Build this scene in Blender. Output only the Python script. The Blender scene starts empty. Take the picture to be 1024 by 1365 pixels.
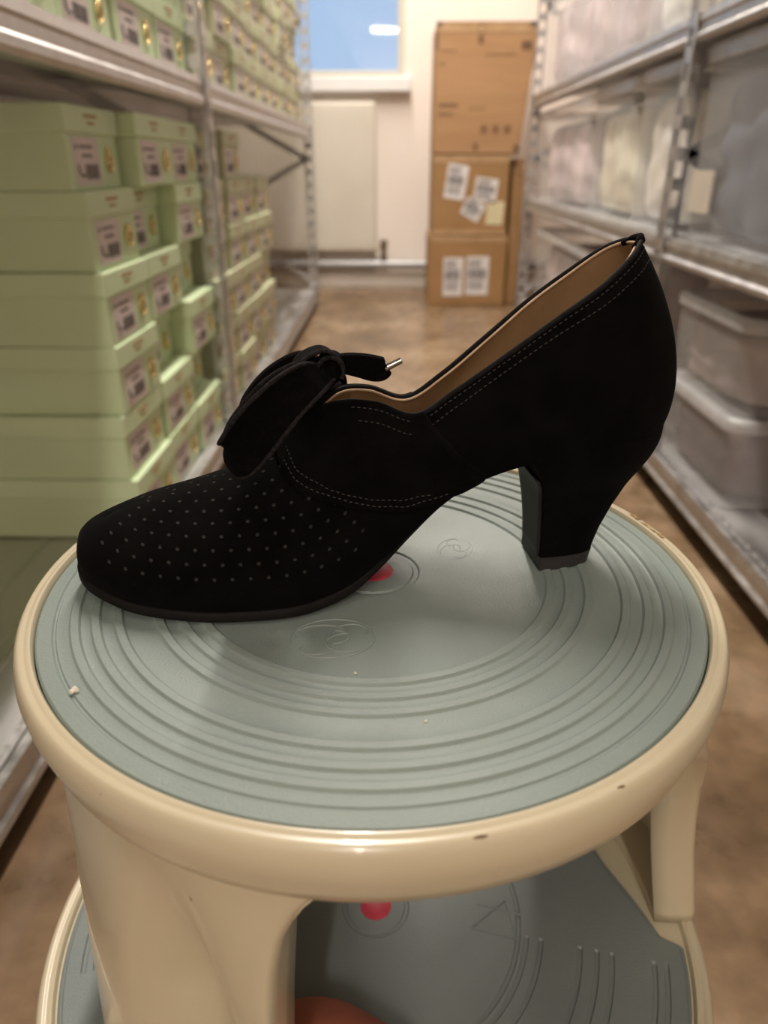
import bpy, bmesh, math, random
import numpy as np
from mathutils import Vector, Matrix
random.seed(7)
SC = bpy.context.scene
COL = SC.collection
PI = math.pi

# ------------------------------------------------------------------ materials
def mat(name, col, rough=.6, metal=0., col2=None, nscale=20., bump=0., bscale=200., sheen=0., coat=0., spec=.5,
        nlo=.35, nhi=.65, detail=3., rough2=None, alpha=None, stretch=None):
    m = bpy.data.materials.new(name); m.use_nodes = True
    nt = m.node_tree; N = nt.nodes; L = nt.links
    b = N['Principled BSDF']
    b.inputs['Base Color'].default_value = (*col, 1)
    b.inputs['Roughness'].default_value = rough
    b.inputs['Metallic'].default_value = metal
    b.inputs['Specular IOR Level'].default_value = spec
    b.inputs['Sheen Weight'].default_value = sheen
    b.inputs['Coat Weight'].default_value = coat
    tc = N.new('ShaderNodeTexCoord'); src = tc.outputs['Object']
    if stretch:
        mp = N.new('ShaderNodeMapping'); mp.inputs['Scale'].default_value = stretch
        L.new(src, mp.inputs['Vector']); src = mp.outputs['Vector']
    if col2 is not None or rough2 is not None:
        n = N.new('ShaderNodeTexNoise'); n.inputs['Scale'].default_value = nscale; n.inputs['Detail'].default_value = detail
        L.new(src, n.inputs['Vector'])
        r = N.new('ShaderNodeMapRange'); r.inputs['From Min'].default_value = nlo; r.inputs['From Max'].default_value = nhi
        L.new(n.outputs['Fac'], r.inputs['Value'])
        if col2 is not None:
            x = N.new('ShaderNodeMix'); x.data_type = 'RGBA'
            x.inputs['A'].default_value = (*col, 1); x.inputs['B'].default_value = (*col2, 1)
            L.new(r.outputs['Result'], x.inputs['Factor']); L.new(x.outputs['Result'], b.inputs['Base Color'])
        if rough2 is not None:
            q = N.new('ShaderNodeMapRange'); q.inputs['To Min'].default_value = rough; q.inputs['To Max'].default_value = rough2
            L.new(r.outputs['Result'], q.inputs['Value']); L.new(q.outputs['Result'], b.inputs['Roughness'])
    if bump:
        n = N.new('ShaderNodeTexNoise'); n.inputs['Scale'].default_value = bscale; n.inputs['Detail'].default_value = 4
        L.new(src, n.inputs['Vector'])
        bp = N.new('ShaderNodeBump'); bp.inputs['Strength'].default_value = bump; bp.inputs['Distance'].default_value = .001
        L.new(n.outputs['Fac'], bp.inputs['Height']); L.new(bp.outputs['Normal'], b.inputs['Normal'])
    if alpha is not None:
        tr = N.new('ShaderNodeBsdfTransparent'); mx = N.new('ShaderNodeMixShader'); mx.inputs['Fac'].default_value = alpha
        L.new(tr.outputs['BSDF'], mx.inputs[1]); L.new(b.outputs['BSDF'], mx.inputs[2])
        L.new(mx.outputs['Shader'], N['Material Output'].inputs['Surface'])
    return m

M = {}
M['wall'] = mat('wall_paint', (.84, .755, .68), .7, col2=(.88, .80, .73), nscale=2.5, bump=.1, bscale=60)
M['ceil'] = mat('ceiling_paint', (.75, .72, .68), .8, col2=(.7, .67, .62), nscale=3)
M['winframe'] = mat('window_frame_paint', (.55, .53, .44), .45, col2=(.6, .58, .5), nscale=6)
M['sill'] = mat('sill_paint', (.85, .84, .84), .3, col2=(.8, .8, .8), nscale=8)
M['radiator'] = mat('radiator_enamel', (.66, .62, .53), .35, col2=(.70, .66, .57), nscale=5)
M['zinc'] = mat('galvanised_steel', (.50, .49, .49), .34, 1., col2=(.62, .61, .60), nscale=35, rough2=.5, bump=.15, bscale=90)
M['zinc_dark'] = mat('dull_zinc', (.36, .36, .36), .45, 1., col2=(.5, .5, .5), nscale=60, rough2=.6)
M['shelfmet'] = mat('shelf_zinc', (.58, .58, .57), .27, 1., col2=(.66, .66, .66), nscale=18, rough2=.5, stretch=(1, .2, 1))
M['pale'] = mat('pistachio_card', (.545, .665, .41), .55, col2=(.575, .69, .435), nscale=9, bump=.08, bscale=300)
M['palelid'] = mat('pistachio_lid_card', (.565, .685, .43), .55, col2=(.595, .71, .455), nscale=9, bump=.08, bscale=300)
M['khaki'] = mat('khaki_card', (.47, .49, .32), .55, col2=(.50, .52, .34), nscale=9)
M['label'] = mat('label_paper', (.62, .54, .52), .6, col2=(.66, .58, .56), nscale=40)
M['white'] = mat('white_paper', (.78, .74, .72), .6, col2=(.72, .69, .68), nscale=40)
M['cream_note'] = mat('cream_paper', (.72, .64, .40), .6, col2=(.68, .6, .38), nscale=40)
M['ink'] = mat('dark_ink', (.06, .05, .05), .7, col2=(.1, .085, .08), nscale=80)
M['inkbrown'] = mat('brown_box_ink', (.13, .075, .04), .8, col2=(.18, .10, .055), nscale=60)
M['orange'] = mat('orange_print', (.42, .24, .10), .6, col2=(.46, .28, .12), nscale=50)
M['brass'] = mat('brass', (.72, .55, .24), .2, 1., col2=(.8, .62, .3), nscale=60)
M['cardboard'] = mat('brown_cardboard', (.40, .225, .105), .7, col2=(.45, .26, .125), nscale=7, bump=.25, bscale=40, stretch=(.4, .4, 3))
M['cardboard2'] = mat('tan_cardboard', (.33, .185, .07), .65, col2=(.38, .215, .09), nscale=7, bump=.25, bscale=40)
M['tape'] = mat('clear_brown_tape', (.42, .26, .13), .15, col2=(.5, .33, .18), nscale=20, bump=.5, bscale=60)
M['darkpad'] = mat('dark_grey_board', (.05, .04, .035), .7, col2=(.07, .055, .045), nscale=20)
M['plastic'] = mat('clear_plastic', (.70, .70, .71), .22, alpha=.26, col2=(.8, .8, .8), nscale=14)
M['plasticrim'] = mat('milky_plastic_rim', (.60, .60, .61), .25, alpha=.62, col2=(.70, .70, .70), nscale=30)
M['pipe'] = mat('grey_pipe_paint', (.34, .34, .34), .35, .3, col2=(.4, .4, .4), nscale=10)
M['base'] = mat('baseboard_paint', (.70, .65, .58), .45, col2=(.62, .57, .5), nscale=6)
for nm, c in dict(greyblue=(.060, .070, .100), cream=(.74, .68, .58), sand=(.68, .60, .46), mauve=(.27, .22, .215), brown=(.085, .06, .06), pink=(.50, .42, .42), slate=(.06, .07, .09)).items():
    M[nm] = mat('textile_' + nm, c, .85, col2=tuple(min(1, x * 1.8) for x in c), nscale=7, bump=.5, bscale=80, detail=6)
# shoe
M['suede'] = mat('black_suede', (.0020, .0018, .0019), 1., col2=(.0034, .0032, .0030), nscale=70, bump=.35, bscale=1500, sheen=.012, spec=.04)
M['suede_edge'] = mat('black_binding', (.005, .0045, .0045), .8, col2=(.009, .008, .008), nscale=300, spec=.15)
M['velvet'] = mat('black_velvet', (.0018, .0016, .0018), .95, col2=(.0034, .003, .003), nscale=400, bump=.6, bscale=2500, sheen=.008, spec=.05)
M['cord'] = mat('ribbed_velvet_edge', (.006, .0052, .0055), .8, col2=(.022, .019, .020), nscale=900, bump=.8, bscale=1500, spec=.12)
M['thread'] = mat('grey_black_thread', (.022, .020, .0195), .7, col2=(.040, .037, .035), nscale=500)
M['tan'] = mat('tan_leather', (.27, .165, .08), .5, col2=(.32, .20, .10), nscale=40, bump=.1, bscale=700)
M['tanedge'] = mat('light_leather_edge', (.50, .34, .21), .6, col2=(.58, .42, .28), nscale=200)
M['soleblack'] = mat('black_sole', (.0035, .0032, .003), .65, col2=(.006, .0055, .005), nscale=200, spec=.15)
M['heelblack'] = mat('black_smooth_heel_cover', (.012, .0115, .010), .6, col2=(.015, .014, .013), nscale=120, spec=.3)
M['rubber'] = mat('black_rubber', (.014, .013, .012), .6, col2=(.02, .018, .017), nscale=300, bump=.3, bscale=900)
M['aglet'] = mat('aglet_metal', (.30, .27, .25), .18, 1., col2=(.36, .32, .3), nscale=80)
# stool
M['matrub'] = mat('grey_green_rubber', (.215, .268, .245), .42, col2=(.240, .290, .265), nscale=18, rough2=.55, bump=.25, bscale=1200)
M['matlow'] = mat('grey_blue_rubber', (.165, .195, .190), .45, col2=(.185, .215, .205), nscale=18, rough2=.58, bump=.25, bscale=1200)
M['groove'] = mat('grey_rubber_groove_dust', (.11, .135, .115), .7, col2=(.15, .17, .14), nscale=60)
M['enamel'] = mat('cream_enamel', (.55, .485, .34), .26, col2=(.57, .505, .36), nscale=14, coat=.2)
M['red'] = mat('red_badge', (.50, .045, .075), .45, col2=(.56, .06, .09), nscale=120)
M['redcloth'] = mat('reddish_brown_cloth', (.36, .10, .06), .75, col2=(.40, .12, .07), nscale=30, bump=.2, bscale=400)
M['speck'] = mat('pale_paint_speck', (.7, .66, .55), .6, col2=(.6, .56, .45), nscale=300)
M['rust'] = mat('worn_rust_paint', (.30, .17, .06), .8, col2=(.5, .36, .2), nscale=300)
M['lampbody'] = mat('lamp_housing_paint', (.8, .8, .8), .4, col2=(.75, .75, .75), nscale=10)

def enamel_wear():
    m = M['enamel']; nt = m.node_tree; N = nt.nodes; L = nt.links
    b = N['Principled BSDF']; src = b.inputs['Base Color'].links[0].from_socket
    tc = N.new('ShaderNodeTexCoord'); n = N.new('ShaderNodeTexNoise'); n.inputs['Scale'].default_value = 95; n.inputs['Detail'].default_value = 8
    L.new(tc.outputs['Object'], n.inputs['Vector'])
    r = N.new('ShaderNodeMapRange'); r.inputs['From Min'].default_value = .735; r.inputs['From Max'].default_value = .76
    L.new(n.outputs['Fac'], r.inputs['Value'])
    x = N.new('ShaderNodeMix'); x.data_type = 'RGBA'; x.inputs['B'].default_value = (.2, .13, .06, 1)
    L.new(src, x.inputs['A']); L.new(r.outputs['Result'], x.inputs['Factor']); L.new(x.outputs['Result'], b.inputs['Base Color'])
enamel_wear()

def floor_mat():
    m = bpy.data.materials.new('worn_brown_concrete'); m.use_nodes = True
    nt = m.node_tree; N = nt.nodes; L = nt.links; b = N['Principled BSDF']
    tc = N.new('ShaderNodeTexCoord')
    n1 = N.new('ShaderNodeTexNoise'); n1.inputs['Scale'].default_value = 3.2; n1.inputs['Detail'].default_value = 7; n1.inputs['Roughness'].default_value = .65
    n2 = N.new('ShaderNodeTexNoise'); n2.inputs['Scale'].default_value = 22; n2.inputs['Detail'].default_value = 8
    for n in (n1, n2): L.new(tc.outputs['Object'], n.inputs['Vector'])
    cr = N.new('ShaderNodeValToRGB'); e = cr.color_ramp.elements
    e[0].position = .30; e[0].color = (.10, .062, .034, 1); e[1].position = .72; e[1].color = (.36, .26, .17, 1)
    k = e.new(.5); k.color = (.20, .130, .072, 1)
    L.new(n1.outputs['Fac'], cr.inputs['Fac'])
    mx = N.new('ShaderNodeMix'); mx.data_type = 'RGBA'; mx.blend_type = 'OVERLAY'; mx.inputs['Factor'].default_value = .55
    L.new(cr.outputs['Color'], mx.inputs['A']); L.new(n2.outputs['Fac'], mx.inputs['B'])
    L.new(mx.outputs['Result'], b.inputs['Base Color'])
    r = N.new('ShaderNodeMapRange'); r.inputs['To Min'].default_value = .18; r.inputs['To Max'].default_value = .42
    L.new(n2.outputs['Fac'], r.inputs['Value']); L.new(r.outputs['Result'], b.inputs['Roughness'])
    bp = N.new('ShaderNodeBump'); bp.inputs['Strength'].default_value = .3; bp.inputs['Distance'].default_value = .002
    L.new(n2.outputs['Fac'], bp.inputs['Height']); L.new(bp.outputs['Normal'], b.inputs['Normal'])
    return m
M['floor'] = floor_mat()

def perf_suede():
    """black suede punched with staggered small holes (UV in metres) greyed to paint in the glints on their lit rims"""
    m = mat('perforated_black_suede', (.0020, .0018, .0019), 1., col2=(.0034, .0032, .0030), nscale=70, sheen=.012, spec=.04)
    nt = m.node_tree; N = nt.nodes; L = nt.links; b = N['Principled BSDF']
    uv = N.new('ShaderNodeUVMap'); uv.uv_map = 'UVMap'; sp = N.new('ShaderNodeSeparateXYZ'); L.new(uv.outputs['UV'], sp.inputs[0])
    def mth(op, a, bb=None, c=None):
        n = N.new('ShaderNodeMath'); n.operation = op
        for i, v in enumerate((a, bb, c)):
            if v is None: continue
            if isinstance(v, (int, float)): n.inputs[i].default_value = v
            else: L.new(v, n.inputs[i])
        return n.outputs[0]
    P = .0066
    u = mth('DIVIDE', sp.outputs['X'], P); v = mth('DIVIDE', sp.outputs['Y'], P * .82)
    row = mth('FLOOR', v); off = mth('MULTIPLY', mth('MODULO', row, 2.), .5)
    fu = mth('SUBTRACT', mth('FRACT', mth('ADD', u, off)), .5); fv = mth('MULTIPLY', mth('SUBTRACT', mth('FRACT', v), .5), .82)
    d = mth('SQRT', mth('ADD', mth('MULTIPLY', fu, fu), mth('MULTIPLY', fv, fv)))
    hole = N.new('ShaderNodeMapRange'); hole.inputs['From Min'].default_value = .07; hole.inputs['From Max'].default_value = .13
    hole.inputs['To Min'].default_value = 1; hole.inputs['To Max'].default_value = 0; L.new(d, hole.inputs['Value'])
    mask = N.new('ShaderNodeMapRange'); mask.inputs['From Min'].default_value = .0085; mask.inputs['From Max'].default_value = .0095; L.new(sp.outputs['Y'], mask.inputs['Value'])
    mask2 = N.new('ShaderNodeMapRange'); mask2.inputs['From Min'].default_value = .112; mask2.inputs['From Max'].default_value = .113
    mask2.inputs['To Min'].default_value = 1; mask2.inputs['To Max'].default_value = 0; L.new(sp.outputs['X'], mask2.inputs['Value'])
    h = mth('MULTIPLY', mth('MULTIPLY', mth('MULTIPLY', hole.outputs[0], mask.outputs[0]), mask2.outputs[0]), mth('GREATER_THAN', sp.outputs['X'], .0115))
    bp = N.new('ShaderNodeBump'); bp.inputs['Strength'].default_value = 1.; bp.inputs['Distance'].default_value = .0012; bp.invert = True
    L.new(h, bp.inputs['Height']); L.new(bp.outputs['Normal'], b.inputs['Normal'])
    src = b.inputs['Base Color'].links[0].from_socket
    x = N.new('ShaderNodeMix'); x.data_type = 'RGBA'; x.inputs['B'].default_value = (.017, .0155, .014, 1)  # lighter hole colour stands in for light caught on the hole rims
    L.new(src, x.inputs['A']); L.new(h, x.inputs['Factor']); L.new(x.outputs['Result'], b.inputs['Base Color'])
    sv = N.new('ShaderNodeMix'); sv.data_type = 'FLOAT'; sv.inputs[2].default_value = .04; sv.inputs[3].default_value = .5
    L.new(h, sv.inputs[0]); L.new(sv.outputs[0], b.inputs['Specular IOR Level'])
    return m
M['perf'] = perf_suede()

# ------------------------------------------------------------------ mesh helpers
class MB:
    def __init__(s): s.v = []; s.f = []; s.m = []; s.uv = {}
    def add(s, vs, fs, mi=0):
        o = len(s.v); s.v += [tuple(map(float, p)) for p in vs]
        for f in fs: s.f.append(tuple(i + o for i in f)); s.m.append(mi)
        return o
    def box(s, lo, hi, mi=0, M4=None):
        x0, y0, z0 = lo; x1, y1, z1 = hi
        vs = [(x0, y0, z0), (x1, y0, z0), (x1, y1, z0), (x0, y1, z0), (x0, y0, z1), (x1, y0, z1), (x1, y1, z1), (x0, y1, z1)]
        if M4 is not None: vs = [tuple(M4 @ Vector(p)) for p in vs]
        s.add(vs, [(0, 3, 2, 1), (4, 5, 6, 7), (0, 1, 5, 4), (1, 2, 6, 5), (2, 3, 7, 6), (3, 0, 4, 7)], mi)
    def grid(s, P, mi=0, cu=False, cv=False):
        """P[i][j] points; optional closure in i (cu) or j (cv)"""
        n = len(P); k = len(P[0]); fs = []
        for i in range(n if cu else n - 1):
            for j in range(k if cv else k - 1):
                a = i * k + j; b = ((i + 1) % n) * k + j; c = ((i + 1) % n) * k + (j + 1) % k; d = i * k + (j + 1) % k
                fs.append((a, b, c, d))
        return s.add([p for r in P for p in r], fs, mi)
    def tube(s, pts, r, seg=8, mi=0, closed=False, caps=True):
        pts = [Vector(p) for p in pts]; n = len(pts); rs = r if hasattr(r, '__len__') else [r] * n
        rings = []; up = None
        for i, p in enumerate(pts):
            if closed: t = pts[(i + 1) % n] - pts[i - 1]
            else: t = pts[min(i + 1, n - 1)] - pts[max(i - 1, 0)]
            t.normalize()
            if up is None: up = t.orthogonal().normalized()
            up = (up - t * up.dot(t)); up = up.normalized() if up.length > 1e-6 else t.orthogonal().normalized()
            b = t.cross(up)
            rings.append([tuple(p + (up * math.cos(2 * PI * k / seg) + b * math.sin(2 * PI * k / seg)) * rs[i]) for k in range(seg)])
        o = s.grid(rings, mi, cu=closed, cv=True)
        if caps and not closed:
            s.f.append(tuple(o + k for k in reversed(range(seg)))); s.m.append(mi)
            s.f.append(tuple(o + (n - 1) * seg + k for k in range(seg))); s.m.append(mi)
    def lathe(s, prof, seg=128, mi=0, c=(0, 0, 0)):
        P = [[(c[0] + r * math.cos(2 * PI * i / seg), c[1] + r * math.sin(2 * PI * i / seg), c[2] + z) for (r, z) in prof] for i in range(seg)]
        s.grid(P, mi, cu=True)
    def build(s, name, mats, parent=None, smooth=None, bevel=0, bseg=2, weld=False, uvs=None, loc=None, recalc=True):
        me = bpy.data.meshes.new(name); me.from_pydata(s.v, [], s.f)
        mats = mats if isinstance(mats, (list, tuple)) else [mats]
        for q in mats: me.materials.append(q)
        me.polygons.foreach_set('material_index', s.m)
        if uvs is not None:
            ul = me.uv_layers.new(name='UVMap')
            for l in me.loops: ul.data[l.index].uv = uvs[l.vertex_index]
        bm = bmesh.new(); bm.from_mesh(me)
        if weld: bmesh.ops.remove_doubles(bm, verts=bm.verts, dist=weld if isinstance(weld, float) else 5e-5)
        if bevel:
            ed = [e for e in bm.edges if len(e.link_faces) == 2 and e.calc_face_angle(0) > .6]
            bmesh.ops.bevel(bm, geom=ed, offset=bevel, segments=bseg, affect='EDGES', profile=.5)
        if recalc: bmesh.ops.recalc_face_normals(bm, faces=bm.faces)
        bm.to_mesh(me); bm.free()
        if smooth is not None:
            me.shade_smooth() if hasattr(me, 'shade_smooth') else None
            for p in me.polygons: p.use_smooth = True
            if smooth < 3: me.set_sharp_from_angle(angle=smooth)
        o = bpy.data.objects.new(name, me); COL.objects.link(o)
        if parent: o.parent = parent
        if loc: o.location = loc
        return o

def thing(name, label, cat, loc=(0, 0, 0), rz=0, group=None):
    o = bpy.data.objects.new(name, None); o.empty_display_size = .02; COL.objects.link(o)
    o.location = loc; o.rotation_euler = (0, 0, rz); o['label'] = label; o['category'] = cat
    if group: o['group'] = group
    return o
def tag(o, label, cat, group=None):
    o['label'] = label; o['category'] = cat
    if group: o['group'] = group
    return o
def struct(o): o['kind'] = 'structure'; return o
def kids(o): return [c for c in o.children]
def copy_tree(o, parent=None):
    c = o.copy(); COL.objects.link(c); c.parent = parent
    for ch in list(o.children): copy_tree(ch, c)
    return c

# ================================================================== camera
F_PX = 960.; PIT = math.atan((682.5 - 217.) / F_PX); YAW = math.atan(18 / 960 * math.cos(PIT))
CAMZ = .5858
cd = bpy.data.cameras.new('camera'); cam = bpy.data.objects.new('camera', cd); COL.objects.link(cam)
cam.location = (0, 0, CAMZ); cam.rotation_euler = (PI / 2 - PIT, 0, YAW)
cd.sensor_fit = 'HORIZONTAL'; cd.sensor_width = 36; cd.lens = F_PX / 1024 * 36; cd.clip_start = .01; cd.clip_end = 60
cd.dof.use_dof = True; cd.dof.focus_distance = .285; cd.dof.aperture_fstop = 11.
SC.camera = cam
SC.view_settings.view_transform = 'Standard'; SC.view_settings.look = 'None'; SC.view_settings.gamma = 1
SC.view_settings.use_curve_mapping = False

# ================================================================== room shell
XW0, XW1, Y0, Y1, ZC = -1.10, 1.22, -7.2, 3.92, 2.6
b = MB(); b.box((XW0 - .1, Y0 - .1, -.1), (XW1 + .1, Y1 + .2, 0)); struct(b.build('floor', M['floor']))
b = MB(); b.box((XW0 - .1, Y0 - .1, ZC), (XW1 + .1, Y1 + .2, ZC + .1)); struct(b.build('ceiling', M['ceil']))
b = MB(); b.box((XW0 - .1, Y0, 0), (XW0, Y1 + .2, ZC)); struct(b.build('wall_left', M['wall']))
b = MB(); b.box((XW1, Y0, 0), (XW1 + .1, Y1 + .2, ZC)); struct(b.build('wall_right', M['wall']))
b = MB(); b.box((XW0, Y0 - .1, 0), (XW1, Y0, ZC)); struct(b.build('wall_back', M['wall']))
WX0, WX1, WZ0, WZ1 = -.90, .028, .945, 2.1
b = MB()
b.box((XW0, Y1, 0), (XW1, Y1 + .2, WZ0)); b.box((XW0, Y1, WZ1), (XW1, Y1 + .2, ZC))
b.box((XW0, Y1, WZ0), (WX0, Y1 + .2, WZ1)); b.box((WX1, Y1, WZ0), (XW1, Y1 + .2, WZ1))
struct(b.build('wall_front', M['wall']))
win = struct(thing('window_1', 'x', 'x', (0, 0, 0))); del win['label']; del win['category']
b = MB(); fw = .03
b.box((WX0, Y1 + .02, WZ0), (WX1, Y1 + .07, WZ0 + fw)); b.box((WX0, Y1 + .02, WZ1 - fw), (WX1, Y1 + .07, WZ1))
b.box((WX0, Y1 + .02, WZ0 + fw), (WX0 + fw, Y1 + .07, WZ1 - fw)); b.box((WX1 - fw, Y1 + .02, WZ0 + fw), (WX1, Y1 + .07, WZ1 - fw))
b.build('window_frame', M['winframe'], win, bevel=.004)
b = MB(); b.box((WX0 - .02, Y1 - .06, WZ0 - .062), (WX1 + .03, Y1 + .02, WZ0)); b.build('window_sill', M['sill'], win, bevel=.006)
gm = bpy.data.materials.new('window_glass'); gm.use_nodes = True; N = gm.node_tree.nodes; L = gm.node_tree.links
g = N.new('ShaderNodeBsdfGlossy'); g.inputs['Roughness'].default_value = .03; t = N.new('ShaderNodeBsdfTransparent'); fr = N.new('ShaderNodeFresnel'); fr.inputs['IOR'].default_value = 1.6
mx = N.new('ShaderNodeMixShader'); L.new(fr.outputs[0], mx.inputs[0]); L.new(t.outputs[0], mx.inputs[1]); L.new(g.outputs[0], mx.inputs[2]); L.new(mx.outputs[0], N['Material Output'].inputs['Surface'])
tc = N.new('ShaderNodeTexCoord'); nz = N.new('ShaderNodeTexNoise'); nz.inputs['Scale'].default_value = 3; bp = N.new('ShaderNodeBump'); bp.inputs['Strength'].default_value = .02; bp.inputs['Distance'].default_value = .01
L.new(tc.outputs['Object'], nz.inputs['Vector']); L.new(nz.outputs['Fac'], bp.inputs['Height']); L.new(bp.outputs['Normal'], g.inputs['Normal'])
b = MB(); b.box((WX0 + fw, Y1 + .04, WZ0 + fw), (WX1 - fw, Y1 + .046, WZ1 - fw)); b.build('window_pane', gm, win)
b = MB(); b.box((XW0, Y1 - .018, 0), (XW1, Y1, .075)); struct(b.build('baseboard_front', M['base'], bevel=.004))

# radiator
rad = thing('radiator', 'cream panel radiator on the end wall below the window', 'radiator', (0, Y1 - .001, 0))
b = MB(); x0, x1 = -.86, -.105; n = 30
b.box((x0, -.075, .183), (x1, -.03, .843)); b.build('panel', M['radiator'], rad, bevel=.012, bseg=3)
b = MB()
for i in range(n):
    x = x0 + .02 + (x1 - x0 - .04) * (i + .5) / n
    b.box((x - .008, -.0775, .21), (x + .008, -.074, .815))
b.build('ribbing', M['radiator'], rad, bevel=.002, bseg=1)
b = MB()
for x in (x0 + .1, x1 - .1): b.box((x, -.03, .3), (x + .03, 0, .34)); b.box((x, -.03, .7), (x + .03, 0, .74))
b.build('bracket', M['pipe'], rad)
b = MB(); b.tube([(x1 - .005, -.05, .2), (x1 + .03, -.05, .2)], .008, 12); b.tube([(x1 + .038, -.05, .1405), (x1 + .038, -.05, .205)], .012, 12); b.tube([(x1 + .038, -.05, .195), (x1 + .038, -.05, .235)], .019, 14)
b.tube([(x1 + .038, -.05, .142), (x1 + .038, -.05, .155)], .018, 12)
b.build('valve', mat('valve_bronze', (.28, .22, .14), .4, .8, col2=(.34, .27, .18), nscale=40), rad, smooth=.8)
pp = MB(); pp.tube([(XW0 + .01, 0, 0), (XW1 - .01, 0, 0)], .022, 16); hp = tag(pp.build('heating_pipe', M['pipe'], smooth=.8, loc=(0, Y1 - .045, .118)), 'grey heating pipe running along the foot of the end wall', 'pipe')
for k in range(6):
    pp = MB(); pp.box((XW0 + .2 + k * .38, -.004, -.026), (XW0 + .222 + k * .38, .044, -.018)); pp.box((XW0 + .2 + k * .38, .038, -.026), (XW0 + .222 + k * .38, .044, .03)); pp.build('pipe_clip', M['zinc_dark'], hp)

# ================================================================== shelving racks
def slotted_post(name, parent, x, y, sx, sy, h, w=.038):
    """galvanised angle post with slot holes; flanges run towards sx (x dir) and sy (y dir)"""
    b = MB(); pitch = .05; t = .002
    nz = int(h / pitch)
    def flange(P):                      # P(u,z,d): u across 0..w, d thickness 0..t
        us = [0, .010, .028, w]
        for k in range(nz):
            z0 = k * pitch; zs = [z0, z0 + .011, z0 + .039, z0 + pitch]
            for i in range(3):
                for j in range(3):
                    if i == 1 and j == 1: continue
                    c = [P(us[i], zs[j], 0), P(us[i + 1], zs[j], 0), P(us[i + 1], zs[j + 1], 0), P(us[i], zs[j + 1], 0)]
                    d = [P(us[i], zs[j], t), P(us[i + 1], zs[j], t), P(us[i + 1], zs[j + 1], t), P(us[i], zs[j + 1], t)]
                    b.add(c + d, [(0, 1, 2, 3), (7, 6, 5, 4), (0, 4, 5, 1), (1, 5, 6, 2), (2, 6, 7, 3), (3, 7, 4, 0)])
    flange(lambda u, z, d: (x + sx * u, y + sy * d, z))
    flange(lambda u, z, d: (x + sx * d, y + sy * u, z))
    return b.build(name, M['zinc'], parent, weld=True)

def make_rack(label, xf, sx, ys, levels, H, depth, lip, mid=1):
    """xf = aisle-side X, sx = direction away from the aisle; bays between ys"""
    r = thing('shelving_rack', label, 'shelving', (0, 0, 0))
    xb = xf + sx * depth
    for k, y in enumerate(ys):
        sy = 1 if k == 0 else (-1 if k == 2 else mid)
        slotted_post('post', r, xf - sx * .0095, y, sx, sy, H); slotted_post('post', r, xb, y, -sx, sy, H)
        b = MB(); b.box((min(xf, xf + sx * .05), y - .025, 0), (max(xf, xf + sx * .05), y + .025, .004)); b.build('foot', M['zinc_dark'], r)
        # zigzag end brace
        b = MB(); z = .12; a, c = xf + sx * .02, xb - sx * .02; q = 0
        while z + .22 < H:
            x0, x1 = (a, c) if q % 2 == 0 else (c, a)
            yy = y - .012 * 1
            dz = .24 * depth / .5
            P = [(x0, z), (x1, z + dz)]
            d = Vector((P[1][0] - P[0][0], 0, P[1][1] - P[0][1])).normalized(); nn = Vector((-d.z, 0, d.x)) * .011
            p0 = Vector((P[0][0], yy, P[0][1])); p1 = Vector((P[1][0], yy, P[1][1])); e = Vector((0, .003, 0))
            vs = [p0 - nn, p0 + nn, p1 + nn, p1 - nn]; vs = vs + [v + e for v in vs]
            b.add(vs, [(0, 1, 2, 3), (7, 6, 5, 4), (0, 4, 5, 1), (1, 5, 6, 2), (2, 6, 7, 3), (3, 7, 4, 0)])
            z += dz; q += 1
        b.build('brace', M['zinc'], r)
    for (zt) in levels:
        for i in range(len(ys) - 1):
            ya, yb = ys[i] + .004, ys[i + 1] - .004
            b = MB(); x0, x1 = xf - sx * .004, xb + sx * .004
            X = lambda d: xf + sx * d
            # tray top
            b.box((min(X(.006), X(depth)), ya, zt - .003), (max(X(.006), X(depth)), yb, zt))
            # shallow pressed ribs along the tray
            for k in range(1, 6):
                xx = X(.006 + (depth - .02) * k / 6); b.box((xx - .006, ya + .02, zt), (xx + .006, yb - .02, zt + .0012))
            sh = b.build('shelf_tray', M['shelfmet'], r)
            # front beam: stepped lip profile
            prof = [(-.004, 0), (-.006, -.012), (-.003, -.016), (-.003, -.028), (-.0075, -.033), (-.0075, -lip + .006), (-.003, -lip), (.02, -lip), (.02, -lip + .003), (-.0, -lip + .004), (.0, -.006), (.008, -.004), (.008, 0)]
            for side, (xs, ss) in enumerate(((xf, sx), (xb, -sx))):
                b = MB(); P = [[(xs + ss * d, yy, zt + dz) for (d, dz) in prof] for yy in (ya, yb)]
                b.grid(P, 0, cv=True)
                for yy, fl in ((0, 1), (1, 0)):
                    pass
                if side == 0:
                    k = 0; y = ya + .01
                    while y < yb - .02:
                        b.box((min(xs + ss * .012, xs + ss * .018), y, zt), (max(xs + ss * .012, xs + ss * .018), y + .016, zt + .0013)); y += .024
                b.build('front_beam' if side == 0 else 'rear_beam', M['zinc'], r)
    return r
LX, RX = -.36, .50
rackL = make_rack('galvanised shelving rack on the left, stacked with green shoeboxes', LX, -1, [-.33, 1.51, 3.35], [.075, .724, 1.36, 1.95], 2.0, .50, .048, 1)
rackR = make_rack('galvanised shelving rack on the right, holding clear plastic totes', RX, 1, [-.15, 1.462, 3.06], [.082, .462, .808, 1.40, 1.95], 2.0, .50, .042, -1)

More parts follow.
